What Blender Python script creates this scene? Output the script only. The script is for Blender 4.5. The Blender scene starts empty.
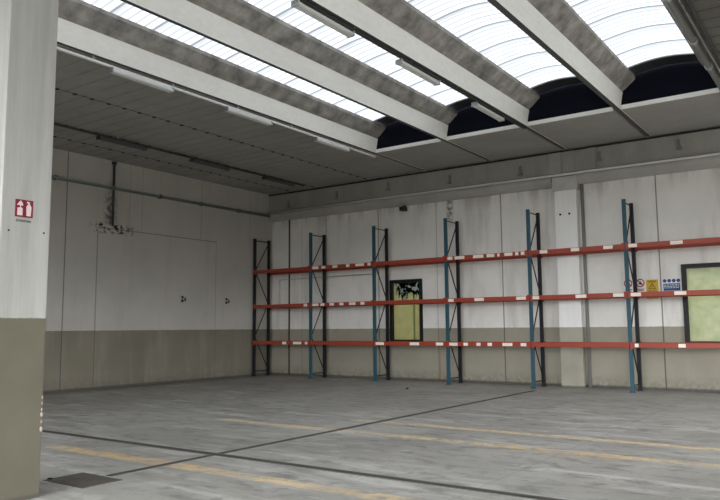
import bpy, bmesh, math, random
from mathutils import Vector, Matrix
random.seed(7)
PI = math.pi
scene = bpy.context.scene
C = scene.collection

# ------------------------------------------------------------------ camera
cam_d = bpy.data.cameras.new('camera')
cam = bpy.data.objects.new('camera', cam_d)
C.objects.link(cam)
cam_d.sensor_fit = 'HORIZONTAL'
cam_d.sensor_width = 36.0
cam_d.lens = 712.19 * 36.0 / 720.0
cam_d.clip_start = 0.1
cam_d.clip_end = 300
_rt = Vector((0.81712579, 0.57640687, -0.00778219))
_up = Vector((0.06930346, -0.08482599, 0.99398269))
_fw = Vector((-0.57227831, 0.81274822, 0.1092605))
m = Matrix((( _rt.x, _up.x, -_fw.x), (_rt.y, _up.y, -_fw.y), (_rt.z, _up.z, -_fw.z))).to_4x4()
m.translation = Vector((19.2592, -21.0893, 1.7867))
cam.matrix_world = m
scene.camera = cam

# ------------------------------------------------------------------ world, daylight, exposure
SKY = 12.5
world = bpy.data.worlds.new('overcast_sky')
scene.world = world
world.use_nodes = True
wn = world.node_tree.nodes; wl = world.node_tree.links
wn.clear()
w_out = wn.new('ShaderNodeOutputWorld'); w_bg = wn.new('ShaderNodeBackground')
w_tc = wn.new('ShaderNodeTexCoord'); w_sep = wn.new('ShaderNodeSeparateXYZ')
w_ramp = wn.new('ShaderNodeValToRGB')
wl.new(w_tc.outputs['Generated'], w_sep.inputs[0])
wl.new(w_sep.outputs['Z'], w_ramp.inputs[0])
w_ramp.color_ramp.elements[0].position = 0.0
w_ramp.color_ramp.elements[0].color = (0.11, 0.107, 0.10, 1)
w_ramp.color_ramp.elements[1].position = 0.03
w_ramp.color_ramp.elements[1].color = (0.95, 0.975, 1.0, 1)
wl.new(w_ramp.outputs[0], w_bg.inputs[0])
w_bg.inputs[1].default_value = SKY
wl.new(w_bg.outputs[0], w_out.inputs[0])

scene.view_settings.view_transform = 'Standard'
scene.view_settings.look = 'None'
scene.view_settings.exposure = 0.2
scene.view_settings.gamma = 1.0
scene.view_settings.use_curve_mapping = False
scene.cycles.max_bounces = 10
scene.cycles.diffuse_bounces = 5
scene.cycles.transmission_bounces = 6
scene.cycles.transparent_max_bounces = 10
scene.cycles.sample_clamp_indirect = 6
scene.cycles.use_denoising = True
scene.cycles.caustics_reflective = False
scene.cycles.caustics_refractive = False

# principal dimensions, metres
XB = [7.20 + 2.47 * k for k in range(5)]       # lower right edge of each roof beam
ZC = 7.2                                        # underside of the roof
YW = 0.3                                        # inner face of the back wall
YG = 0.06                                       # face of the edge girder
YL = -3.1                                       # lip where the skylight wells end
YS = -3.7                                       # end of the translucent sheets
YF = -26.0                                      # front wall
XR = 24.6                                       # right wall
XW = -0.15                                      # left wall
UNSEEN_DOOR = (9.5, 23.8, 6.2)  # unseen front opening behind the camera, widened for the daylight it lets in
ADDED_GATES = [(-11.5, -2.6, 4.4)]   # unseen right-wall gate added for its daylight: y from, y to, height
WIN = [(5.53, 6.80, 1.33, 3.45), (15.20, 17.60, 1.31, 3.46)]

def portal(name, loc, rot, sx, sy):
    l = bpy.data.lights.new(name, 'AREA')
    l.shape = 'RECTANGLE'; l.size = sx; l.size_y = sy
    l.cycles.is_portal = True
    o = bpy.data.objects.new(name, l)
    o.location = loc; o.rotation_euler = rot
    C.objects.link(o)
for k in range(4):
    portal('skylight_portal', (XB[k] + 1.155, (YS + YF) / 2, 8.35), (0, 0, 0), 1.6, abs(YS - YF))
portal('unseen_door_portal', ((UNSEEN_DOOR[0] + UNSEEN_DOOR[1]) / 2, YF - 0.5, UNSEEN_DOOR[2] / 2), (PI / 2, 0, 0), UNSEEN_DOOR[1] - UNSEEN_DOOR[0], UNSEEN_DOOR[2])

for a, b, h in ADDED_GATES:
    portal('added_gate_portal', (XR + 0.5, (a + b) / 2, h / 2), (0, PI / 2, 0), h, b - a)

# ------------------------------------------------------------------ materials
def mat(name, color, rough=0.7, metal=0.0, spec=0.3):
    m = bpy.data.materials.new(name); m.use_nodes = True
    b = m.node_tree.nodes['Principled BSDF']
    b.inputs['Base Color'].default_value = (*color, 1)
    b.inputs['Roughness'].default_value = rough
    b.inputs['Metallic'].default_value = metal
    b.inputs['Specular IOR Level'].default_value = spec
    return m

class NT:
    """short hand for building node trees on a principled material"""
    def __init__(s, m):
        s.m = m; s.t = m.node_tree; s.n = s.t.nodes; s.l = s.t.links
        s.b = s.n.get('Principled BSDF')
        g = s.n.new('ShaderNodeNewGeometry'); s.pos = g.outputs['Position']
        tc = s.n.new('ShaderNodeTexCoord'); s.obj = tc.outputs['Object']
    def sep(s, v):
        x = s.n.new('ShaderNodeSeparateXYZ'); s.l.new(v, x.inputs[0]); return x.outputs
    def math(s, op, a, b=None, c=None, clamp=False):
        x = s.n.new('ShaderNodeMath'); x.operation = op; x.use_clamp = clamp
        for i, v in enumerate((a, b, c)):
            if v is None: continue
            if isinstance(v, (int, float)): x.inputs[i].default_value = v
            else: s.l.new(v, x.inputs[i])
        return x.outputs[0]
    def scale(s, v, sc):
        x = s.n.new('ShaderNodeMapping'); x.inputs['Scale'].default_value = sc; s.l.new(v, x.inputs[0]); return x.outputs[0]
    def noise(s, v, scale, detail=4, rough=0.55, dist=0.0):
        x = s.n.new('ShaderNodeTexNoise'); x.inputs['Scale'].default_value = scale
        x.inputs['Detail'].default_value = detail; x.inputs['Roughness'].default_value = rough
        x.inputs['Distortion'].default_value = dist
        s.l.new(v, x.inputs['Vector']); return x.outputs['Fac']
    def rng(s, v, a, b, c=0.0, d=1.0):
        x = s.n.new('ShaderNodeMapRange'); x.inputs[1].default_value = a; x.inputs[2].default_value = b
        x.inputs[3].default_value = c; x.inputs[4].default_value = d; s.l.new(v, x.inputs[0]); return x.outputs[0]
    def mix(s, f, a, b, mode='MIX'):
        x = s.n.new('ShaderNodeMix'); x.data_type = 'RGBA'; x.blend_type = mode
        for sock, v in ((x.inputs[0], f), (x.inputs[6], a), (x.inputs[7], b)):
            if isinstance(v, (int, float)): sock.default_value = v
            elif isinstance(v, tuple): sock.default_value = (*v, 1)
            else: s.l.new(v, sock)
        return x.outputs[2]
    def band(s, v, c, half, soft):
        """1 near v == c"""
        d = s.math('ABSOLUTE', s.math('SUBTRACT', v, c))
        return s.rng(d, half + soft, half, 0, 1)
    def color(s, c): s.l.new(c, s.b.inputs['Base Color'])
    def bump(s, h, strength, dist=0.02):
        x = s.n.new('ShaderNodeBump'); x.inputs['Strength'].default_value = strength
        x.inputs['Distance'].default_value = dist; s.l.new(h, x.inputs['Height'])
        s.l.new(x.outputs[0], s.b.inputs['Normal'])

def concrete(name, c1, c2, scale=1.2, rough=0.85, stretch=(1, 1, 1), bump=0.15):
    m = mat(name, c1, rough, spec=0.2); t = NT(m)
    v = t.scale(t.pos, stretch)
    a = t.rng(t.noise(v, scale, 6, 0.6), 0.32, 0.7)
    f = t.noise(v, scale * 14, 3, 0.6)
    col = t.mix(a, c1, c2)
    col = t.mix(0.25, col, t.mix(f, (0.35, 0.35, 0.35), (1, 1, 1)), 'MULTIPLY')
    t.color(col); t.bump(f, bump, 0.01)
    return m

UP1, UP2 = (0.86, 0.84, 0.80), (0.75, 0.73, 0.685)
LO1, LO2 = (0.36, 0.335, 0.27), (0.30, 0.277, 0.22)
def wall_mat(name, paint_z, axis, kind):
    """upper off-white, lower grey-olive dado, panel joints, streaks and dirt"""
    m = mat(name, UP1, 0.8, spec=0.2); t = NT(m)
    dim = 1.0 if kind == 'back' else .57           # the left wall's dimmer light is put into its slightly browner colour
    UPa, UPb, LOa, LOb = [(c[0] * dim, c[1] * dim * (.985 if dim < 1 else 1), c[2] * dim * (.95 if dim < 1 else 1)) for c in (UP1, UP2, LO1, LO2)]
    p = t.sep(t.pos); u = p[axis]; z = p[2]
    vs = t.scale(t.pos, (1.6, 1.6, 0.22))
    n1 = t.noise(t.pos, 0.55, 5, 0.6); n2 = t.noise(vs, 1.3, 5, 0.65); n3 = t.noise(t.pos, 9, 4, 0.6)
    up = t.mix(t.rng(n1, 0.35, 0.7), UPa, UPb)
    up = t.mix(t.math('MULTIPLY', t.rng(n2, 0.52, 0.72), 0.35), up, (0.36, 0.32, 0.26))
    lo = t.mix(t.rng(n1, 0.35, 0.7), LOa, LOb)
    lo = t.mix(t.math('MULTIPLY', t.rng(n2, 0.5, 0.75), 0.3), lo, (0.38, 0.365, 0.33))
    edge = t.math('ADD', z, t.math('MULTIPLY', t.math('SUBTRACT', n3, 0.5), 0.03))
    isup = t.rng(edge, paint_z - 0.008, paint_z + 0.008)
    col = t.mix(isup, lo, up)
    # skirting dirt
    dirt = t.math('MULTIPLY', t.rng(z, 0.42, 0.0), t.rng(n3, 0.3, 0.6))
    col = t.mix(t.math('MULTIPLY', dirt, 0.6), col, (0.10, 0.09, 0.075))
    foot = t.rng(z, 0.09, 0.05)
    col = t.mix(t.math('MULTIPLY', foot, 0.75), col, (0.06, 0.055, 0.05))
    def joint(x, half, dark, z0=-1, z1=20):
        g = t.math('MULTIPLY', t.band(u, x, half, 0.012), dark)
        if z0 > -1: g = t.math('MULTIPLY', g, t.rng(z, z0 - .02, z0 + .02))
        if z1 < 20: g = t.math('MULTIPLY', g, t.rng(z, z1 + .02, z1 - .02))
        return g
    if kind == 'back':
        js = [(2.62, 0.010, .6), (5.02, 0.012, .7), (7.42, 0.008, .45), (9.82, 0.012, .75), (14.61, 0.012, .75), (17.02, 0.012, .7), (1.42, .008, .3)]
        g = None
        for x, h, dk in js:
            j = joint(x, h, dk); g = j if g is None else t.math('MAXIMUM', g, j)
        col = t.mix(g, col, (0.06, 0.055, 0.05))
        # rust run below the window-side joint and damp bloom under the ledge
        r = t.math('MULTIPLY', t.band(u, 7.46, 0.012, 0.03), t.rng(z, 1.9, 0.2))
        col = t.mix(t.math('MULTIPLY', r, 0.6), col, (0.30, 0.10, 0.04))
        damp = t.math('MULTIPLY', t.rng(z, 5.6, 6.3), t.rng(n2, 0.42, 0.6))
        col = t.mix(t.math('MULTIPLY', damp, 0.55), col, (0.22, 0.19, 0.14))
        d2 = t.math('MULTIPLY', t.band(u, 7.95, 0.05, 0.12), t.rng(z, 5.1, 5.7))
        col = t.mix(t.math('MULTIPLY', d2, t.math('MULTIPLY', t.rng(n3, .35, .55), .8)), col, (0.12, 0.10, 0.08))
    else:
        g = joint(-8.86, 0.012, .7)
        for a in ((-7.76, 0.014, .5, -1, 4.98), (-2.76, 0.010, .35, -1, 5.0), (-3.5, 0.010, .3, 5.0, 20), (-6.6, .008, .3, 5.0, 7.2), (-6.1, .008, .3, 5.0, 7.2), (-1.0, .01, .3, 5, 20)):
            g = t.math('MAXIMUM', g, joint(*a))
        h = t.math('MULTIPLY', t.band(z, 5.0, 0.014, 0.01), t.math('MULTIPLY', t.rng(u, -7.8, -7.75), t.rng(u, -2.73, -2.78)))
        g = t.math('MAXIMUM', g, t.math('MULTIPLY', h, .5))
        col = t.mix(g, col, (0.07, 0.065, 0.055))
        # broken plaster and black damp where the downpipe ends
        brk = t.math('MULTIPLY', t.band(z, 5.0, 0.10, 0.10), t.math('MULTIPLY', t.rng(u, -8.1, -7.7), t.rng(u, -6.2, -6.9)))
        n4 = t.noise(t.pos, 7, 4, 0.6)
        col = t.mix(t.math('MULTIPLY', brk, t.rng(n4, 0.5, 0.56)), col, (0.03, 0.027, 0.022))
        run = t.math('MULTIPLY', t.band(u, -7.32, 0.08, 0.22), t.rng(z, 5.0, 5.1))
        run = t.math('MULTIPLY', run, t.rng(z, 6.6, 5.8))
        col = t.mix(t.math('MULTIPLY', run, t.rng(n4, 0.40, 0.6, 0, .85)), col, (0.06, 0.05, 0.04))
    t.color(col); t.bump(n3, 0.12, 0.01)
    return m

M = {}
M['wall_back'] = wall_mat('painted_back_wall', 1.77, 0, 'back')
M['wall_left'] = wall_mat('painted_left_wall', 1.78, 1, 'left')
M['wall_plain'] = mat('plain_painted_wall', (0.45, 0.44, 0.41), 0.85)

def painted_concrete(name, paint_z, u1=(0.46, 0.455, 0.43), u2=(0.35, 0.345, 0.32), lo1=(0.145, 0.135, 0.10), lo2=(0.12, 0.11, 0.082)):
    m = mat(name, UP1, 0.8, spec=0.2); t = NT(m)
    z = t.sep(t.pos)[2]
    vs = t.scale(t.pos, (5, 5, 0.35)); n2 = t.noise(vs, 1.6, 6, 0.65); n3 = t.noise(t.pos, 12, 4, 0.6); n1 = t.noise(t.pos, 1.1, 4)
    up = t.mix(t.rng(n2, 0.3, 0.7), u1, u2)
    lo = t.mix(t.rng(n1, 0.35, 0.7), lo1, lo2)
    e = t.math('ADD', z, t.math('MULTIPLY', t.math('SUBTRACT', n3, 0.5), 0.02))
    col = t.mix(t.rng(e, paint_z - 0.006, paint_z + 0.006), lo, up)
    col = t.mix(t.math('MULTIPLY', t.rng(z, 0.06, 0.03), 0.6), col, (0.07, 0.065, 0.055))
    t.color(col); t.bump(n3, 0.15, 0.008)
    return m
M['pillar'] = painted_concrete('painted_pillar', 1.925)
M['column'] = painted_concrete('painted_wall_column', 1.77, (.93, .92, .90), (.86, .85, .82), (.42, .40, .33), (.33, .31, .25))

M['beam_white'] = concrete('whitewashed_concrete', (0.93, 0.92, 0.87), (0.85, 0.84, 0.79), 0.9, 0.8, (3, .5, 1), 0.08)
M['beam_grey'] = concrete('weathered_grey_concrete', (0.44, 0.415, 0.38), (0.15, 0.143, 0.133), 2.4, 0.9, (1, 1, 1), 0.2)
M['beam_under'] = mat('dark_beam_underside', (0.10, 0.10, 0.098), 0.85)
M['ceil'] = concrete('grey_ceiling_slab', (0.40, 0.39, 0.365), (0.34, 0.33, 0.305), 0.7, 0.9, (1, 1, 1), 0.05)
M['ceil_brown_shaded'] = concrete('shaded_brown_ceiling_slab', (0.17, 0.165, 0.145), (0.13, 0.125, 0.11), 0.7, 0.9)  # brownish slab whose colour also carries the shade on the right side
M['ceil_dark'] = mat('dark_joint_and_shadow', (0.035, 0.034, 0.032), 0.9)
M['lip'] = mat('lit_slab_edge', (0.85, 0.84, 0.80), 0.8)  # edge faces the skylights; its brighter light is put into the pale colour
M['girder'] = concrete('girder_concrete', (0.42, 0.41, 0.38), (0.32, 0.31, 0.28), 1.0, 0.85, (1, 1, .4), 0.1)
M['ledge'] = concrete('ledge_concrete', (0.50, 0.49, 0.46), (0.40, 0.39, 0.36), 1.0, 0.85)
M['capital'] = concrete('capital_concrete', (0.62, 0.61, 0.58), (0.5, 0.49, 0.46), 2.0, 0.85)
M['navy'] = mat('deep_shade_sheet', (0.004, 0.005, 0.011), 0.8, spec=.1)  # dark end sheet, with the deep shade under the hood put into its colour
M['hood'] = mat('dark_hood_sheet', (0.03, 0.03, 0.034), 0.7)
M['blackened'] = mat('dark_roof_sheet', (0.10, 0.10, 0.10), 0.7)
M['white_metal'] = mat('white_enamel', (0.72, 0.72, 0.70), 0.45, spec=0.4)
M['grey_metal'] = mat('galvanised_steel', (0.42, 0.43, 0.43), 0.45, 0.6)
M['rain'] = mat('dull_grey_pipe', (0.22, 0.215, 0.20), 0.7)
M['pale_pipe'] = mat('pale_grey_pipe', (0.62, 0.62, 0.60), 0.5)
M['roof_pipe'] = mat('dull_roof_pipe', (0.24, 0.24, 0.235), 0.4, 0.5)
M['dark_pipe'] = mat('dark_pipe', (0.05, 0.05, 0.047), 0.6)
M['green_pipe'] = mat('grey_green_pipe', (0.16, 0.18, 0.155), 0.6)
M['brown'] = mat('brown_fitting', (0.13, 0.085, 0.045), 0.7)
M['black'] = mat('black_frame', (0.010, 0.010, 0.010), 0.5)
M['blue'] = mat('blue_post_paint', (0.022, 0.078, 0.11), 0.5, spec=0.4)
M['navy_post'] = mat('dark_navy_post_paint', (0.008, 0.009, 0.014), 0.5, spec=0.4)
M['orange'] = mat('orange_red_beam_paint', (0.33, 0.052, 0.028), 0.45, spec=0.4)
M['sticker'] = mat('pale_paper_label', (0.92, 0.84, 0.74), 0.7)
M['sign_white'] = mat('sign_white', (0.75, 0.75, 0.75), 0.5)
M['sign_red'] = mat('sign_red', (0.36, 0.02, 0.035), 0.5)
M['sign_yellow'] = mat('sign_yellow', (0.60, 0.38, 0.02), 0.5)
M['sign_blue'] = mat('sign_blue', (0.02, 0.06, 0.20), 0.5)
M['sign_black'] = mat('sign_black', (0.02, 0.02, 0.02), 0.5)
M['purple'] = mat('sign_purple', (0.20, 0.03, 0.16), 0.5)
M['leaf'] = mat('hedge_leaf', (0.02, 0.035, 0.014), 0.8, spec=.1)

# floor
def floor_mat():
    m = mat('worn_concrete_floor', (0.3, 0.3, 0.3), 0.4, spec=0.5); t = NT(m)
    p = t.sep(t.pos); x, y = p[0], p[1]
    big = t.noise(t.pos, 0.35, 6, 0.62, 0.6)
    st = t.noise(t.scale(t.pos, (0.35, 2.2, 1)), 1.1, 7, 0.68, 0.8)
    st2 = t.noise(t.scale(t.pos, (0.8, 1.6, 1)), 2.6, 6, 0.7, 0.4)
    fine = t.noise(t.pos, 22, 4, 0.65)
    col = t.mix(t.rng(big, 0.3, 0.72), (0.25, 0.242, 0.222), (0.42, 0.408, 0.375))
    col = t.mix(t.math('MULTIPLY', t.rng(st, 0.50, 0.64), 0.6), col, (0.62, 0.605, 0.57))
    col = t.mix(t.math('MULTIPLY', t.rng(st2, 0.50, 0.36), 0.7), col, (0.17, 0.165, 0.155))
    col = t.mix(t.math('MULTIPLY', t.rng(t.noise(t.pos, 0.9, 5, .6), 0.56, 0.7), 0.35), col, (0.34, 0.30, 0.245))
    col = t.mix(0.4, col, t.mix(fine, (0.6, 0.6, 0.6), (1.2, 1.2, 1.2)), 'MULTIPLY')
    # darker margin towards the walls
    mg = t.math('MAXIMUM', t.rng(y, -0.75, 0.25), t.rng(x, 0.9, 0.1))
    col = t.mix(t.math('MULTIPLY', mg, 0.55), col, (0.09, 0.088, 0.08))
    # faint pale strip in front of the rack
    ps = t.math('MULTIPLY', t.band(y, -1.35, 0.06, 0.12), t.rng(x, 12.5, 14))
    col = t.mix(t.math('MULTIPLY', ps, 0.3), col, (0.5, 0.5, 0.48))
    # slab joints
    jt = t.math('MAXIMUM', t.band(y, -7.9, 0.006, 0.01), t.band(x, 15.6, 0.006, 0.01))
    col = t.mix(t.math('MULTIPLY', jt, 0.25), col, (0.1, 0.1, 0.09))
    # worn yellow lane lines
    wn_ = t.noise(t.pos, 5.5, 6, 0.7); wb = t.noise(t.scale(t.pos, (1, 1, 1)), 0.9, 3, 0.5)
    wear = t.math('MULTIPLY', t.rng(wn_, 0.34, 0.60), t.rng(wb, 0.34, 0.58, 0.4, 1))
    def line(yy, half, x0, x1=99):
        b = t.band(y, yy, half, 0.04)
        return t.math('MULTIPLY', b, t.math('MULTIPLY', t.rng(x, x0, x0 + .3), t.rng(x, x1, x1 - .3)))
    yl = t.math('MAXIMUM', line(-10.82, .11, 8.4), line(-9.48, .095, 10.7))
    yl = t.math('MAXIMUM', yl, line(-14.58, .12, 8.6, 15.4))
    col = t.mix(t.math('MULTIPLY', t.math('MULTIPLY', yl, wear), 0.92), col, (0.74, 0.55, 0.29))
    spill = t.math('MAXIMUM', line(-10.95, .22, 14.6, 16.6), line(-14.55, .2, 9, 12.5))
    col = t.mix(t.math('MULTIPLY', t.math('MULTIPLY', spill, t.rng(wn_, .46, .6)), 0.45), col, (0.60, 0.38, 0.16))
    t.color(col)
    t.l.new(t.rng(st, 0.3, 0.7, 0.34, 0.62), t.b.inputs['Roughness'])
    t.bump(fine, 0.05, 0.004)
    return m
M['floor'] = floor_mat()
M['drain'] = concrete('dark_drain_channel', (0.055, 0.052, 0.047), (0.085, 0.08, 0.07), 4, 0.7)
M['drain_edge'] = mat('drain_edge_steel', (0.16, 0.155, 0.14), 0.5, 0.4)
M['hatch'] = concrete('rusty_floor_plate', (0.13, 0.115, 0.10), (0.085, 0.075, 0.065), 5, 0.7)

# translucent roof sheets
def sheet_mat():
    m = bpy.data.materials.new('milky_corrugated_sheet'); m.use_nodes = True
    t = NT(m); t.n.remove(t.b)
    p = t.sep(t.pos); y = p[1]
    out = t.n['Material Output']
    # fine corrugation stripes and an overlap band every 1.03 m
    w = t.math('SINE', t.math('MULTIPLY', y, 2 * PI / 0.206))
    st = t.rng(w, 0.1, 0.9)
    fr = t.math('FRACT', t.math('DIVIDE', t.math('ADD', y, 50 * 1.03 + 4.62), 1.03))
    d = t.math('ABSOLUTE', t.math('SUBTRACT', fr, 0.5))
    band = t.rng(d, 0.40, 0.46)
    n = t.noise(t.scale(t.pos, (0.8, 2.2, 1)), 1.4, 5, 0.6)
    k = t.math('ADD', t.math('MULTIPLY', st, 0.62), t.math('ADD', t.math('MULTIPLY', band, 0.5), t.math('MULTIPLY', t.rng(n, .5, .75), 0.15)))
    k = t.math('MINIMUM', k, 0.92)
    colt = t.mix(k, (SHEET_T * .96, SHEET_T, SHEET_T * 1.05), (SHEET_T * .22, SHEET_T * .23, SHEET_T * .24))
    df = t.n.new('ShaderNodeBsdfTranslucent'); t.l.new(colt, df.inputs[0])
    t.l.new(df.outputs[0], out.inputs[0])
    return m
SHEET_T = 0.115
M['sheet'] = sheet_mat()

def film_mat(name, c1, c2, scale, torn):
    m = bpy.data.materials.new(name); m.use_nodes = True
    t = NT(m); t.n.remove(t.b)
    out = t.n['Material Output']
    n = t.noise(t.pos, scale, 5, 0.6)
    vs = t.noise(t.scale(t.pos, (6, 1, .5)), 2.0, 4, .6)
    col = t.mix(t.rng(n, 0.3, 0.7), c1, c2)
    if torn:
        p = t.sep(t.pos)
        col = t.mix(t.math('MULTIPLY', t.band(p[0], 6.45, .02, .03), .6), col, (.05, .08, .03))
    tl = t.n.new('ShaderNodeBsdfTranslucent'); t.l.new(col, tl.inputs[0])
    gl = t.n.new('ShaderNodeBsdfGlossy'); gl.inputs['Roughness'].default_value = .3
    mx = t.n.new('ShaderNodeMixShader'); mx.inputs[0].default_value = 0.04
    t.l.new(tl.outputs[0], mx.inputs[1]); t.l.new(gl.outputs[0], mx.inputs[2])
    fin = mx.outputs[0]
    if torn:
        p = t.sep(t.pos)
        zz = t.math('ADD', p[2], t.math('MULTIPLY', t.math('SUBTRACT', vs, .5), 1.1))
        mask = t.rng(zz, 2.86, 2.92)
        mask = t.math('MULTIPLY', mask, t.rng(p[0], 5.68, 5.76))
        tr = t.n.new('ShaderNodeBsdfTransparent'); tr.inputs[0].default_value = (.10, .11, .10, 1)
        m2 = t.n.new('ShaderNodeMixShader'); t.l.new(mask, m2.inputs[0])
        t.l.new(fin, m2.inputs[1]); t.l.new(tr.outputs[0], m2.inputs[2]); fin = m2.outputs[0]
    t.l.new(fin, out.inputs[0])
    return m
M['film_torn'] = film_mat('yellow_green_torn_film', (0.19, 0.19, 0.115), (0.235, 0.225, 0.155), 3, True)
M['film'] = film_mat('pale_green_film', (0.19, 0.215, 0.135), (0.27, 0.265, 0.20), 5, False)

# ------------------------------------------------------------------ helpers
def obj(name, bm, m, parent=None, smooth=False):
    me = bpy.data.meshes.new(name)
    bmesh.ops.recalc_face_normals(bm, faces=bm.faces)
    bm.to_mesh(me); bm.free()
    for x in (m if isinstance(m, list) else [m]): me.materials.append(x)
    if smooth:
        for f in me.polygons: f.use_smooth = True
    o = bpy.data.objects.new(name, me); C.objects.link(o)
    if parent: o.parent = parent
    return o
def tag(o, label, cat, group=None, kind=None):
    o['label'] = label; o['category'] = cat
    if group: o['group'] = group
    if kind: o['kind'] = kind
    return o
def thing(name, label, cat, loc=(0, 0, 0), group=None):
    o = bpy.data.objects.new(name, None); C.objects.link(o)
    o.empty_display_size = .2
    o.location = loc
    return tag(o, label, cat, group)
def struct(o): o['kind'] = 'structure'; return o
def box(bm, x0, x1, y0, y1, z0, z1, mi=0, bev=0.0):
    vs = [bm.verts.new((x, y, z)) for x in (x0, x1) for y in (y0, y1) for z in (z0, z1)]
    fs = []
    for q in ((0, 1, 3, 2), (4, 6, 7, 5), (0, 4, 5, 1), (2, 3, 7, 6), (0, 2, 6, 4), (1, 5, 7, 3)):
        f = bm.faces.new([vs[i] for i in q]); f.material_index = mi; fs.append(f)
    if bev > 0:
        es = list({e for f in fs for e in f.edges})
        bmesh.ops.bevel(bm, geom=es, offset=bev, segments=2, affect='EDGES', profile=.7)
    return bm
def bx(*a, **k): return box(bmesh.new(), *a, **k)
def tube(bm, pts, r, seg=10, mi=0):
    pts = [Vector(p) for p in pts]
    rings = []
    for i, p in enumerate(pts):
        if i == 0: d = pts[1] - p
        elif i == len(pts) - 1: d = p - pts[i - 1]
        else: d = (pts[i + 1] - p).normalized() + (p - pts[i - 1]).normalized()
        d.normalize()
        a = d.cross(Vector((0, 0, 1)) if abs(d.z) < .9 else Vector((1, 0, 0))).normalized(); b = d.cross(a)
        rings.append([bm.verts.new(p + (a * math.cos(2 * PI * k / seg) + b * math.sin(2 * PI * k / seg)) * r) for k in range(seg)])
    for A, B in zip(rings, rings[1:]):
        for k in range(seg):
            f = bm.faces.new((A[k], A[(k + 1) % seg], B[(k + 1) % seg], B[k])); f.material_index = mi
    for R_ in (rings[0], rings[-1]):
        f = bm.faces.new(R_); f.material_index = mi
    return bm
def disc(bm, c, r, axis, th, seg=20, mi=0):
    a = Vector(c); d = Vector(axis).normalized() * th
    return tube(bm, [a, a + d], r, seg, mi)
def prism(bm, prof, axis, a, b, mids=None):
    """extrude a closed 2D profile along an axis ('y': profile is x,z)"""
    def P(u, v, w): return {'y': (u, w, v), 'x': (w, u, v)}[axis]
    A = [bm.verts.new(P(u, v, a)) for u, v in prof]; B = [bm.verts.new(P(u, v, b)) for u, v in prof]
    n = len(prof)
    for i in range(n):
        f = bm.faces.new((A[i], A[(i + 1) % n], B[(i + 1) % n], B[i]))
        if mids: f.material_index = mids[i]
    bm.faces.new(A); bm.faces.new(B[::-1])
    return bm
def text_bm(body, size, mtx):
    cu = bpy.data.curves.new('lettering', 'FONT'); cu.body = body; cu.size = size; cu.extrude = .001
    cu.align_x = 'CENTER'; cu.align_y = 'CENTER'
    o = bpy.data.objects.new('lettering', cu); C.objects.link(o)
    bpy.context.view_layer.update()
    me = bpy.data.meshes.new_from_object(o.evaluated_get(bpy.context.evaluated_depsgraph_get()))
    bm = bmesh.new(); bm.from_mesh(me); bm.transform(mtx)
    bpy.data.objects.remove(o); bpy.data.curves.remove(cu); bpy.data.meshes.remove(me)
    return bm
def wall_with_holes(name, m, x0, x1, z1, y0, y1, holes):
    """a wall in the XZ plane as one mesh with openings"""
    bm = bmesh.new()
    xs = sorted({x0, x1} | {h[0] for h in holes} | {h[1] for h in holes})
    for a, b in zip(xs, xs[1:]):
        zs = [(0, z1)]
        for h in holes:
            if h[0] <= a and h[1] >= b:
                zs = [s for s in ((0, h[2]), (h[3], z1)) if s[1] > s[0]]
        for s in zs: box(bm, a, b, y0, y1, s[0], s[1])
    bmesh.ops.remove_doubles(bm, verts=bm.verts, dist=1e-5)
    return struct(obj(name, bm, m))

# ------------------------------------------------------------------ shell
struct(obj('floor', bx(-.3, XR + .3, YF - .3, YW + .3, -.25, 0), M['floor']))
wall_back = wall_with_holes('wall_back', M['wall_back'], -.3, XR + .3, 8.4, YW, YW + .3, WIN)
obj('light_leak_strip', bx(XW, XR, YG + .035, YW, ZC + .15, ZC + .2), M['wall_plain'], wall_back)  # unseen strip added behind the girder to block a light leak
struct(obj('wall_left', bx(-.45, XW, YF - .3, YW, 0, 8.4), M['wall_left']))
bm = bmesh.new(); y = YF - .3
for a, b, h in ADDED_GATES + [(YW, YW, 0)]:
    box(bm, XR, XR + .3, y, a, 0, 8.4)
    if b > a: box(bm, XR, XR + .3, a, b, h, 8.4)
    y = b
struct(obj('wall_right', bm, M['wall_plain']))
wall_with_holes('wall_front', M['wall_plain'], XW, XR, 8.4, YF - .3, YF, [(UNSEEN_DOOR[0], UNSEEN_DOOR[1], 0, UNSEEN_DOOR[2])])

# ceiling: closed ribbed slabs left and right of the skylights, flat strip along the back
def ribbed(bm, x0, x1, y0, y1, pitch=.45):
    """slab whose underside carries shallow grooves running along x"""
    y = y0; prof = []
    while y < y1 - 1e-6:
        e = min(y + pitch, y1)
        prof += [(y, ZC), (e - .05, ZC), (e - .04, ZC + .025), (e - .01, ZC + .025)]
        y = e
    prof += [(y1, ZC), (y1, ZC + .12), (y0, ZC + .12)]
    prism(bm, prof, 'x', x0, x1)
LX = [XW, 1.05, 2.30, 4.76, 7.03]
bm = bmesh.new()
for a, b in zip(LX, LX[1:]): ribbed(bm, a + (.02 if a > 0 else 0), b - .02, YF, YG + .035)
box(bm, XW, 7.03, YF, YG + .04, ZC + .12, ZC + .2)
ceiling = struct(obj('ceiling', bm, M['ceil']))
bm = bmesh.new()
for a, b in ((17.10, 19.55), (19.55, 22.0), (22.0, XR)): ribbed(bm, a + .02, b - (.02 if b < XR else 0), YF, YG + .035)
box(bm, 17.10, XR, YF, YG + .04, ZC + .12, ZC + .2)
obj('right_slab', bm, M['ceil_brown_shaded'], ceiling)

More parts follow.
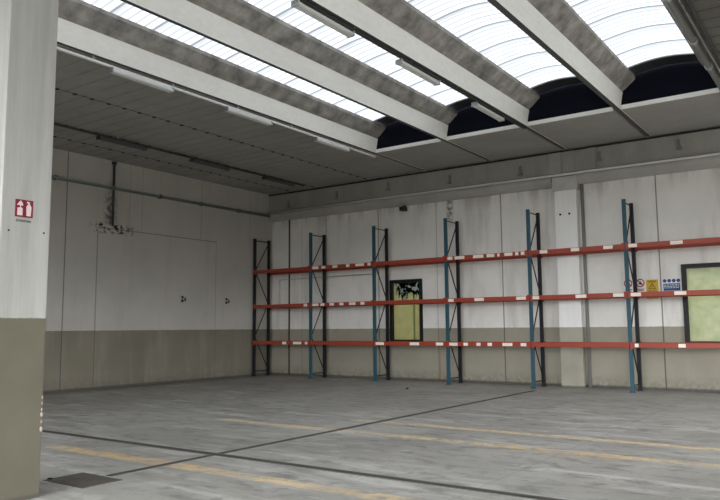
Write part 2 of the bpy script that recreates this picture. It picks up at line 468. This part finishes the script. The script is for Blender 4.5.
bm = bmesh.new()
for x in LX[1:4]:
    box(bm, x - .0195, x + .0195, YF, YG, ZC + .004, ZC + .10)
    y = YF + .2
    while y < YG:
        disc(bm, (x, y, ZC - .012), .055, (0, 0, 1), .06, 8); y += .45
for x in (19.55, 22.0): box(bm, x - .022, x + .022, YF, YG, ZC + .03, ZC + .10)
obj('seam_caps', bm, M['ceil_dark'], ceiling)
bm = bmesh.new()
for k in range(4):
    box(bm, XB[k] + .03, XB[k + 1] - .18, YL + .04, YG + .02, ZC, ZC + .1)
box(bm, 7.0, 17.15, YL + .05, YG + .04, ZC + .13, ZC + .2)
obj('rear_slab', bm, M['ceil'], ceiling)
for k in range(4):
    obj('slab_edge', bx(XB[k] + .03, XB[k + 1] - .18, YL - .02, YL + .04, ZC - .005, ZC + .095), M['lip'], ceiling)
# ------------------------------------------------------------------ windows
def window(n, x0, x1, z0, z1, film, mull):
    w = struct(bpy.data.objects.new('window_%d' % n, None)); C.objects.link(w)
    w.location = ((x0 + x1) / 2, YW, z0)
    mi = Matrix.Translation(-w.location)
    def p(name, bm, m):
        bm.transform(mi); return obj(name, bm, m, w)
    bm = bmesh.new(); t = .085; ya, yb = YW - .05, YW + .10
    box(bm, x0 - .03, x0 + t, ya, yb, z0 - .03, z1 + .03); box(bm, x1 - t, x1 + .03, ya, yb, z0 - .03, z1 + .03)
    box(bm, x0 + t, x1 - t, ya, yb, z1 - t, z1 + .03); box(bm, x0 + t, x1 - t, ya, yb, z0 - .03, z0 + .05)
    p('window_frame', bm, M['black'])
    for mx in mull: p('mullion', bx(mx - .03, mx + .03, ya + .03, yb, z0 + .05, z1 - t), M['black'])
    p('pane', bx(x0 + t, x1 - t, YW + .055, YW + .062, z0 + .05, z1 - t), film)
window(1, *WIN[0], M['film_torn'], [])
window(2, *WIN[1], M['film'], [16.5])
# hedge outside the narrow window
bm = bmesh.new()
for i in range(3000):
    c = Vector((random.uniform(1.5, 6.0), random.uniform(4.0, 5.0), random.uniform(0, 5.2)))
    a = Vector((random.uniform(-1, 1), random.uniform(-1, 1), random.uniform(-1, 1))).normalized()
    b = a.orthogonal().normalized() * .07; a = a * .16
    bm.faces.new([bm.verts.new(c + v) for v in (a, b, -a, -b)])
tag(obj('hedge', bm, M['leaf']), 'dark green hedge outside the narrow window', 'hedge', kind='stuff')

# ------------------------------------------------------------------ edge girder along the back wall
g = thing('edge_girder', 'grey concrete girder running under the roof along the back wall', 'girder', (12, YG, 6.3))
gi = Matrix.Translation(-Vector(g.location))
def gp(name, bm, m, par=g, inv=gi, smooth=False):
    bm.transform(inv); return obj(name, bm, m, par, smooth)
gp('web', bx(XW, XR, YG + .04, YW - .004, 6.36, 7.186), M['girder'])
for a, b in ((XW, 11.63), (12.44, XR)):
    gp('ledge', prism(bmesh.new(), [(YW - .004, 6.355), (YG - .06, 6.355), (YG - .06, 6.29), (YW - .10, 6.10), (YW - .004, 6.10)], 'x', a, b), M['ledge'])
for x0, x1 in ((11.55, 11.95), (12.02, 12.38), (12.75, 13.02)):
    gp('joint_block', bx(x0, x1, YG - .01, YG + .05, 6.48, 7.13, bev=.008), M['girder'])
for bxp, zc in ((0.92, 6.66), (3.31, 6.77), (5.63, 6.82), (8.1, 6.76), (10.62, 6.72), (13.12, 6.82), (15.33, 6.83)):
    bm = bmesh.new()
    box(bm, bxp - .035, bxp + .035, YG - .02, YG + .05, zc - .12, zc + .16)
    box(bm, bxp - .05, bxp + .09, YG - .10, YG - .01, zc - .14, zc - .09)
    tube(bm, [(bxp + .06, YG - .09, zc - .1), (bxp + .06, YG - .09, zc - .02)], .02, 8)
    gp('hook_bracket', bm, M['rain'])
gp('pipe_shadow_line', bx(XW, XR, YG + .012, YG + .08, 6.44, 6.475), M['ceil_dark'])  # dark strip standing in for the shadow line above the pipe
gp('top_joint', bx(XW, XR, YG + .012, YG + .08, 7.13, 7.186), M['ceil_dark'])
tag(obj('back_wall_pipe', tube(bmesh.new(), [(.05, YG - .13, 6.40), (XR - .1, YG - .13, 6.40)], .035, 10), M['pale_pipe'], smooth=True),
    'pale metal pipe along the ledge of the back wall girder', 'pipe')

# ------------------------------------------------------------------ roof beams
beam_lab = ['white concrete roof beam at the edge of the closed ceiling, carrying the white rail',
            'second white concrete roof beam from the closed left ceiling, without lamps',
            'white concrete roof beam with grey lamps hung along its left edge',
            'white concrete roof beam running to the top of the wall left of the large window',
            'roof beam at the right end of the skylights with the thick grey pipe']
def beam(k):
    r = thing('roof_beam', beam_lab[k], 'beam', (XB[k], -12, ZC), 'precast beams between the skylights')
    # profile relative to lower right edge: bottom 0.15 wide, near vertical web, flared flange
    inv = Matrix.Translation(-Vector((XB[k], -12, ZC))); X = XB[k]
    bm = bmesh.new()
    prof = [(X - .15, ZC + .03), (X, ZC), (X + .03, ZC + .22), (X + .075, ZC + .44), (X - .225, ZC + .44), (X - .18, ZC + .22)]
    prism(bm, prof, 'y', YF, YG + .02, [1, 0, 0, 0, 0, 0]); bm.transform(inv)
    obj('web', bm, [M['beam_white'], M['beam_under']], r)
    bm = bmesh.new()
    prof = [(X - .225, ZC + .44), (X + .075, ZC + .44), (X + .20, ZC + .52), (X + .40, ZC + .70), (X + .40, ZC + .78), (X + .12, ZC + .60), (X - .27, ZC + .60), (X - .55, ZC + .78), (X - .55, ZC + .70), (X - .35, ZC + .52)]
    prism(bm, prof, 'y', YF, YL - .01); bm.transform(inv)
    obj('flange', bm, M['beam_grey'], r)
for k in range(5): beam(k)

# ------------------------------------------------------------------ skylights
sk_lab = ['narrow-looking barrel skylight nearest the closed left ceiling',
          'second barrel skylight from the left, behind two hanging lamps',
          'third barrel skylight from the left, between the lamp beam and the next beam',
          'rightmost barrel skylight, beside the thick grey pipe']
def arch(x0, x1, rise, z, n=16):
    return [(x0 + (x1 - x0) * i / n, z + rise * math.sin(PI * i / n)) for i in range(n + 1)]
for k in range(4):
    x0, x1 = XB[k] + .34, XB[k + 1] - .49
    r = thing('barrel_skylight', sk_lab[k], 'skylight', ((x0 + x1) / 2, -13, ZC + .72), 'barrel skylights between the roof beams')
    inv = Matrix.Translation(-Vector(r.location))
    A = arch(x0, x1, .10, ZC + .80)
    bm = bmesh.new(); rows = []
    ny = 108 * 4
    for j in range(ny + 1):
        y = YF + (YS - YF) * j / ny; dz = .012 * math.sin(2 * PI * y / .206)
        rows.append([bm.verts.new((u, y, v + dz)) for u, v in A])
    for a, b in zip(rows, rows[1:]):
        for i in range(len(A) - 1): bm.faces.new((a[i], a[i + 1], b[i + 1], b[i]))
    bm.transform(inv); obj('corrugated_sheet', bm, M['sheet'], r, True)
    # opaque end hood and its rim, closing wall below
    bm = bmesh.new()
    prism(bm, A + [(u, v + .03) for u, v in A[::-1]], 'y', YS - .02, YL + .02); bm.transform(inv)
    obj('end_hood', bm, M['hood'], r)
    bm = bmesh.new()
    prism(bm, [(u, v - .03) for u, v in A] + A[::-1], 'y', YS - .07, YS - .01); bm.transform(inv)
    obj('end_rim', bm, M['grey_metal'], r)
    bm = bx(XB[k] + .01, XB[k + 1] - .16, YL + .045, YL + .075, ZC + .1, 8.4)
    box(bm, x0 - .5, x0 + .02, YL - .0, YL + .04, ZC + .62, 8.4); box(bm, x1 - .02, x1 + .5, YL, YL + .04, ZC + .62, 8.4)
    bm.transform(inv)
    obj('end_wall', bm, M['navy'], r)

# ------------------------------------------------------------------ lamps and rails under the roof
def fixture(white, cap):
    """slim strip luminaire, 1.58 m long, built along y about its top centre"""
    r = bpy.data.objects.new('strip_light', None); C.objects.link(r)
    prof = [(-.035, 0), (.035, 0), (.075, -.05), (.075, -.075), (-.075, -.075), (-.075, -.05)]
    obj('housing', prism(bmesh.new(), prof, 'y', -.79, .79), white, r)
    obj('diffuser', bx(-.06, .06, -.76, .76, -.095, -.07, bev=.008), white, r)
    for y in (-.79, .76): obj('end_cap', bx(-.08, .08, y, y + .03, -.10, 0), cap, r)
    return r
fx0 = fixture(M['white_metal'], M['grey_metal']); fx0['fresh'] = 1
fx_shaded = fixture(M['beam_under'], M['dark_pipe']); fx_shaded['fresh'] = 1  # same lamp with the shade under the left ceiling put into dark colours
def place_fixture(x, y, z, label, group, src=fx0):
    if 'fresh' in src: del src['fresh']; r = src
    else:
        r = src.copy(); C.objects.link(r)
        for ch in list(src.children):
            c = ch.copy(); C.objects.link(c); c.parent = r
    r.location = (x, y, z); tag(r, label, 'lamp', group)
where = {-11.8: 'furthest from the rack', -8.6: 'middle of three', -5.2: 'nearest the rack'}
for y, w in where.items():
    place_fixture(7.12, y, 7.078, 'white strip light on the white rail, ' + w, 'white strip lights on the rail')
for y, w in where.items():
    place_fixture(11.99, y + .02, 7.143, 'grey strip light seen against the skylights, ' + w, 'strip lights in front of the skylights')
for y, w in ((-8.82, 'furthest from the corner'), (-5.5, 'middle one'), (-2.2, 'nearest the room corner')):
    place_fixture(2.42, y, 7.098, 'shaded strip light under the closed left ceiling, ' + w, 'strip lights under the closed left ceiling', fx_shaded)
def rail(x, z, label, m):
    r = thing('lighting_rail', label, 'rail', (x, -12, z))
    obj('track', bx(-.03, .03, -13.9, 12 - 3.0 if x > 5 else 11.2, -.02, .025), m, r)
    for y in range(-3, 9, 2): obj('rail_clip', bx(-.035, .035, y - .02, y + .02, .025, ZC - z), M['grey_metal'], r)
rail(7.12, 7.10, 'thin white lighting rail along the edge of the closed ceiling', M['white_metal'])
rail(2.42, 7.12, 'thin grey lighting rail under the closed left ceiling', M['dark_pipe'])
rail(12.045, 7.165, 'dark lighting rail along the beam in front of the skylights', M['dark_pipe'])

r = thing('roof_pipe', 'thick grey pipe with couplings under the rightmost roof beam', 'pipe', (17.0, -12, 7.08))
obj('pipe_run', tube(bmesh.new(), [(0, -13.9, 0), (0, 11.9, 0)], .06, 14), M['roof_pipe'], r, True)
for y in (-9.2, -7.0, -5.4, -3.6):
    obj('coupling', tube(bmesh.new(), [(0, y + 12 - .06, 0), (0, y + 12 + .06, 0)], .078, 14), M['grey_metal'], r)
for y in (-10, -8.1, -6.2, -4.4, -2.5): obj('hanger', bx(-.015, .015, y + 12 - .015, y + 12 + .015, .055, .12), M['grey_metal'], r)
tag(obj('cable_conduit', tube(bmesh.new(), [(17.22, -25.9, 7.15), (17.22, -.1, 7.15)], .03, 8), M['dark_pipe']),
    'thin dark conduit beside the thick grey roof pipe', 'conduit')

# ------------------------------------------------------------------ left wall fittings
r = thing('left_wall_pipe', 'grey-green pipe running along the left wall below the roof', 'pipe', (XW + .1, -12, 6.3))
obj('pipe_run', tube(bmesh.new(), [(0, -13.9, 0), (0, 12.1, -.0)], .055, 12), M['green_pipe'], r, True)
for y in (-9.3, -7.3, -5.45, -3.6, -1.7):
    obj('pipe_clamp', bx(-.09, .06, y + 12 - .04, y + 12 + .04, -.068, .068, bev=.01), M['brown'] if y == -5.45 else M['green_pipe'], r)
r = thing('downpipe', 'black downpipe above the stained patch on the left wall', 'pipe', (XW + .06, -7.27, 5.08))
obj('pipe_run', tube(bmesh.new(), [(0, 0, 0), (0, 0, 2.08)], .036, 10), M['dark_pipe'], r, True)
obj('pipe_bracket', bx(-.055, .05, -.06, .06, 2.0, 2.08), M['dark_pipe'], r)
for y, z, w in ((-4.30, 2.84, 'the one farther from the rack'), (-2.20, 2.83, 'the one nearer the rack')):
    r = thing('wall_socket', 'small socket box on the left wall, ' + w, 'socket', (XW, y, z), 'socket boxes on the left wall')
    obj('socket_box', bx(0, .05, -.12, .12, -.13, .13, bev=.008), M['wall_plain'], r)
    obj('outlet', bx(.05, .062, -.10, -.015, -.10, -.01), M['black'], r)
    obj('outlet', bx(.05, .062, -.10, -.015, .03, .11), M['black'], r)
    obj('outlet', bx(.05, .062, .025, .10, -.07, .06), M['brown'], r)

# ------------------------------------------------------------------ back wall fittings
r = thing('wall_column', 'pale concrete column with a block capital against the back wall', 'column', (12.05, YG, 0))
obj('shaft', bx(-.34, .33, 0, YW - YG - .004, 0, 5.93, bev=.012), M['column'], r)
obj('capital', bx(-.39, .38, -.03, YW - YG - .004, 5.93, 6.35, bev=.012), M['capital'], r)
for x in (-.18, .1): obj('bolt_hole', disc(bmesh.new(), (x, .004, 5.2), .035, (0, -1, 0), .006, 12), M['black'], r)
tag(obj('rainwater_pipe', tube(bmesh.new(), [(12.51, YW - .07, 0), (12.51, YW - .07, 6.09)], .05, 12), M['rain'], smooth=True),
    'dark grey downpipe close to the right side of the wall column', 'pipe')
tag(obj('vertical_conduit', tube(bmesh.new(), [(.80, YW - .04, 0), (.80, YW - .04, 6.1)], .03, 8), M['dark_pipe']),
    'dark vertical pipe on the back wall near the room corner', 'conduit')
tag(obj('surface_conduit', tube(bmesh.new(), [(.35, YW - .095, 2.6), (.35, YW - .095, 3.72), (4.9, YW - .095, 3.74)], .016, 8), M['grey_metal']),
    'thin grey cable conduit running level behind the left rack bays', 'conduit')
r = thing('wall_camera', 'small dark box on a bracket under the girder, above the narrow window', 'camera', (6.21, YW, 5.98))
obj('camera_housing', bx(-.09, .11, -.32, -.08, -.09, .05, bev=.015), M['dark_pipe'], r)
obj('bracket', bx(-.03, .03, -.14, 0, .02, .12), M['dark_pipe'], r)
obj('lens', disc(bmesh.new(), (.01, -.32, -.02), .035, (0, -1, 0), .02, 12), M['black'], r)

def sign_ring(x, z, label):
    r = thing('prohibition_sign', label, 'sign', (x, YW, z), 'round prohibition signs')
    obj('panel', bx(-.14, .14, -.014, 0, -.21, .21), M['sign_white'], r)
    bm = bmesh.new(); n = 24
    for a0 in range(n):
        t0, t1 = 2 * PI * a0 / n, 2 * PI * (a0 + 1) / n
        q = [(.12 * math.cos(t0), .12 * math.sin(t0)), (.12 * math.cos(t1), .12 * math.sin(t1)), (.09 * math.cos(t1), .09 * math.sin(t1)), (.09 * math.cos(t0), .09 * math.sin(t0))]
        v = [bm.verts.new((u, -.018, .06 + w)) for u, w in q]; bm.faces.new(v)
    v = [bm.verts.new((u, -.018, .06 + w)) for u, w in ((-.075, .055), (-.055, .075), (.075, -.055), (.055, -.075))]; bm.faces.new(v)
    obj('ring', bm, M['sign_red'], r)
    bm = bx(-.02, .02, -.017, -.012, .01, .10); box(bm, -.05, .05, -.017, -.012, .03, .06)
    obj('symbol', bm, M['sign_black'], r)
    bm = bx(-.10, .10, -.017, -.012, -.13, -.11); box(bm, -.08, .08, -.017, -.012, -.17, -.15)
    obj('caption', bm, M['sign_red'], r)
sign_ring(13.72, 2.96, 'round red and white prohibition sign left of the rack post')
sign_ring(14.06, 2.96, 'round red and white prohibition sign between the rack post and the yellow sign')
r = thing('warning_sign', 'yellow warning sign on the back wall left of the blue sign', 'sign', (14.38, YW, 2.86))
obj('panel', bx(-.16, .16, -.015, 0, -.30, .24), M['sign_yellow'], r)
bm = bmesh.new()
for A, B in (((0, .14), (-.09, -.02)), ((-.09, -.02), (.09, -.02)), ((.09, -.02), (0, .14))):
    tube(bm, [(A[0], -.018, A[1]), (B[0], -.018, B[1])], .009, 6)
box(bm, -.008, .008, -.019, -.014, .02, .085)
obj('triangle_symbol', bm, M['sign_black'], r)
bm = bmesh.new()
for z, w in ((.20, .12), (.175, .10), (-.08, .12), (-.12, .10), (-.16, .12)): box(bm, -w, w, -.018, -.014, z - .007, z + .007)
obj('caption', bm, M['sign_black'], r)
r = thing('safety_sign', 'blue and white mandatory safety sign just left of the large window', 'sign', (14.90, YW, 2.92))
obj('panel', bx(-.24, .24, -.015, 0, -.2, .2), M['sign_white'], r)
for i in range(4):
    obj('round_symbol', disc(bmesh.new(), (-.18 + .12 * i, -.014, .13), .05, (0, -1, 0), .005, 16), M['sign_blue'], r)
bm = bx(-.22, .22, -.019, -.014, -.15, .05)
obj('text_panel', bm, M['sign_blue'], r)
bm = bmesh.new()
for z in (0.01, -.03, -.07):
    x = -.2
    while x < .18:
        w = random.uniform(.03, .07); box(bm, x, min(x + w, .2), -.022, -.018, z - .009, z + .009); x += w + .02
obj('caption', bm, M['sign_white'], r)

# ------------------------------------------------------------------ near pillar
PX0, PX1, PY0, PY1 = 11.20, 11.84, -17.17, -16.61
r = thing('pillar', 'large two-tone concrete pillar in the left foreground', 'pillar', (PX1, PY1, 0))
bm = bx(PX0 - PX1, 0, PY0 - PY1, 0, 0, 7.19, bev=.012)
obj('shaft', bm, M['pillar'], r)
bm = bmesh.new()
for z in (.72, .80, .88, .93, 1.0, 1.06):
    s = random.uniform(.012, .022)
    bmesh.ops.create_icosphere(bm, subdivisions=1, radius=s, matrix=Matrix.Translation((-.006, -.008, z)) @ Matrix.Scale(1.8, 4, (0, 0, 1)))
obj('chipped_edge', bm, mat('bare_chipped_concrete', (.42, .33, .27), .9), r)
for y, z in ((-.07, 2.87), (-.50 + .03, 2.86)):
    obj('bolt_hole', disc(bmesh.new(), (-.003, y, z), .011, (1, 0, 0), .006, 10), M['black'], r)
r = thing('hose_sign', 'red fire hose and extinguisher sign on the foreground pillar', 'sign', (PX1, -16.92, 3.115))
obj('panel', bx(0, .006, -.10, .10, -.095, .095), mat('sign_maroon', (.19, .012, .022), .5), r)
bm = bmesh.new()                                 # left pictogram: flame over hose cabinet, right: extinguisher (x = outwards)
def q(bm, pts, x=.0085): bm.faces.new([bm.verts.new((x, a, b)) for a, b in pts])
q(bm, [(-.085, .03), (-.015, .03), (-.02, .055), (-.045, .085), (-.07, .055)])
q(bm, [(-.08, -.08), (-.02, -.08), (-.02, .0), (-.045, .01), (-.08, .0)])
q(bm, [(-.05, -.0), (-.05, .03), (-.04, .03), (-.04, .0)])
q(bm, [(.025, -.08), (.075, -.08), (.08, .02), (.065, .045), (.035, .045), (.02, .02)])
q(bm, [(.04, .045), (.06, .045), (.06, .075), (.03, .08), (.02, .06), (.04, .065)])
obj('pictogram', bm, mat('sign_pink_white', (.72, .55, .57), .5), r)
obj('divider', bx(.006, .008, -.004, .004, -.09, .09), mat('sign_dark_red', (.12, .01, .015), .5), r)
obj('caption', text_bm('ESTINTORE', .034, Matrix.Translation((.002, 0, -.14)) @ Matrix.Rotation(PI / 2, 4, 'Z') @ Matrix.Rotation(PI / 2, 4, 'X')), M['sign_black'], r)

# ------------------------------------------------------------------ pallet rack
XP = [2.8 * k for k in range(7)]
YFR, YBK = -.86, -.06
rack = thing('pallet_rack', 'long pallet rack with blue posts and orange-red beams along the back wall', 'rack', (0, YFR, 0))
def rp(name, bm, m, par=rack):
    if par is rack: bm.transform(Matrix.Translation(-rack.location))
    return obj(name, bm, m, par)
HR = 5.3
def post(x, y, m):
    bm = bmesh.new(); h = .048
    prof = [(x - h, y - .04), (x + h, y - .04), (x + h, y + .04), (x + .02, y + .04), (x + .02, y + .032), (x + h - .008, y + .032), (x + h - .008, y - .032),
            (x - h + .008, y - .032), (x - h + .008, y + .032), (x - .02, y + .032), (x - .02, y + .04), (x - h, y + .04)]
    A = [bm.verts.new((u, v, 0)) for u, v in prof]; B = [bm.verts.new((u, v, HR)) for u, v in prof]; n = len(prof)
    for i in range(n): bm.faces.new((A[i], A[(i + 1) % n], B[(i + 1) % n], B[i]))
    bm.faces.new(A); bm.faces.new(B)
    p = rp('post', bm, m)
    fb = bx(x - .07, x + .07, y - .07, y + .07, 0.0, .012)
    for dx in (-.055, .055): tube(fb, [(x + dx, y - .055, .01), (x + dx, y - .055, .03)], .01, 6)
    fb.transform(Matrix.Translation(-rack.location))
    obj('foot_plate', fb, m, p)
for i, x in enumerate(XP):
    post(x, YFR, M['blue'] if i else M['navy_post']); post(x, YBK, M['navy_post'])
    zz = [(YBK - .03, 5.15), (YFR + .03, 4.03), (YBK - .03, 2.78), (YFR + .03, 1.5), (YBK - .03, .25)]
    for a, b in zip(zz, zz[1:]):
        rp('diagonal_brace', tube(bmesh.new(), [(x, a[0], a[1]), (x, b[0], b[1])], .019, 8), M['navy_post'])
    for z in (5.22, .18):
        rp('horizontal_brace', tube(bmesh.new(), [(x, YFR, z), (x, YBK, z)], .017, 8), M['navy_post'])
LV = [(1.27, [(1.5, 1.7), (2.02, 2.42), (2.59, 2.75), (5.68, 6.02), (7.03, 7.39), (8.01, 8.27), (8.46, 8.78), (8.99, 9.14), (9.43, 9.57), (9.8, 9.95), (10.29, 10.61), (10.87, 11.05), (14.13, 14.23), (15.23, 15.41)]),
      (2.645, [(2.53, 2.7), (2.94, 3.22), (3.31, 3.49), (3.72, 3.92), (4.16, 4.34), (4.58, 4.86), (5.07, 5.24), (8.38, 8.68), (9.4, 9.72), (10.78, 11.08), (11.26, 11.49), (12.57, 12.88), (13.62, 13.91), (14.07, 14.36), (15.2, 15.5)]),
      (3.985, [(2.94, 3.22), (3.36, 3.54), (3.86, 4.08), (4.46, 4.61), (4.87, 5.23), (5.38, 5.53), (8.46, 8.67), (8.74, 9.09), (9.39, 9.74), (9.85, 10.11), (10.21, 10.28), (10.44, 10.7), (10.79, 10.89), (10.97, 11.08), (11.56, 11.79), (12.49, 12.73), (13.41, 13.67), (14.08, 14.32), (15.17, 15.48)])]
for z, st in LV:
    for i in range(6):
        a, b = XP[i] + .05, XP[i + 1] - .05
        for y, sg in ((YFR - .055, -1), (YBK + .055, 1)):
            prof = [(y - .022, z - .062), (y + .022, z - .062), (y + .022, z + .062), (y + .004, z + .062), (y + .0, z + .045), (y - .022, z + .045)]
            o = rp('beam', prism(bmesh.new(), prof, 'x', a, b), M['orange'])
            for xa in (a - .035, b - .035):
                cb = bx(xa, xa + .07, y - .028, y + .012, z - .10, z + .09)
                cb.transform(Matrix.Translation(-rack.location)); obj('connector', cb, M['orange'], o)
            if sg < 0:
                for s0, s1 in st:
                    c = (s0 + s1) / 2
                    if XP[i] < c <= XP[i + 1]:
                        sb = bx(max(s0, a + .04), min(s1, b - .04), y - .027, y - .0215, z - .05, z + .046)
                        sb.transform(Matrix.Translation(-rack.location)); obj('sticker', sb, M['sticker'], o)

# ------------------------------------------------------------------ floor drains and plate
def channel(name, label, x0, x1, y0, y1):
    r = thing(name, label, 'drain', ((x0 + x1) / 2, (y0 + y1) / 2, 0))
    inv = Matrix.Translation(-Vector(r.location))
    long_x = (x1 - x0) > (y1 - y0)
    bm = bx(x0, x1, y0, y1, 0, .003); bm.transform(inv); obj('grate', bm, M['drain'], r)
    for s in (0, 1):
        if long_x: bm = bx(x0, x1, (y1 if s else y0 - .02), (y1 + .02 if s else y0), 0, .006)
        else: bm = bx((x1 if s else x0 - .015), (x1 + .015 if s else x0), y0, y1, 0, .006)
        bm.transform(inv); obj('edge_strip', bm, M['drain_edge'], r)
channel('drain_channel', 'long dark drain channel crossing the foreground floor from left to right', 3.0, 21.0, -13.78, -13.66)
channel('drain_channel', 'dark drain channel running from the foreground channel to the back wall rack', 11.46, 11.56, -13.63, -1.55)
channel('drain_channel', 'short dark drain channel between the floor plate and the long channel', 11.46, 11.56, -15.5, -13.81)
r = thing('floor_plate', 'dark rusty inspection plate in the floor beside the foreground pillar', 'plate', (11.46, -15.83, 0))
obj('cover', bx(-.40, .40, -.27, .27, 0, .006), M['hatch'], r)
obj('lifting_ring', tube(bmesh.new(), [(-.36 + .03 * math.cos(a * PI / 4), -.2 + .03 * math.sin(a * PI / 4), .015) for a in range(9)], .006, 6), M['black'], r)
tag(obj('debris_scrap', bx(8.1, 8.16, -2.96, -2.9, 0, .04, bev=.01), M['dark_pipe']), 'tiny dark scrap on the floor in front of the fourth rack frame', 'scrap')
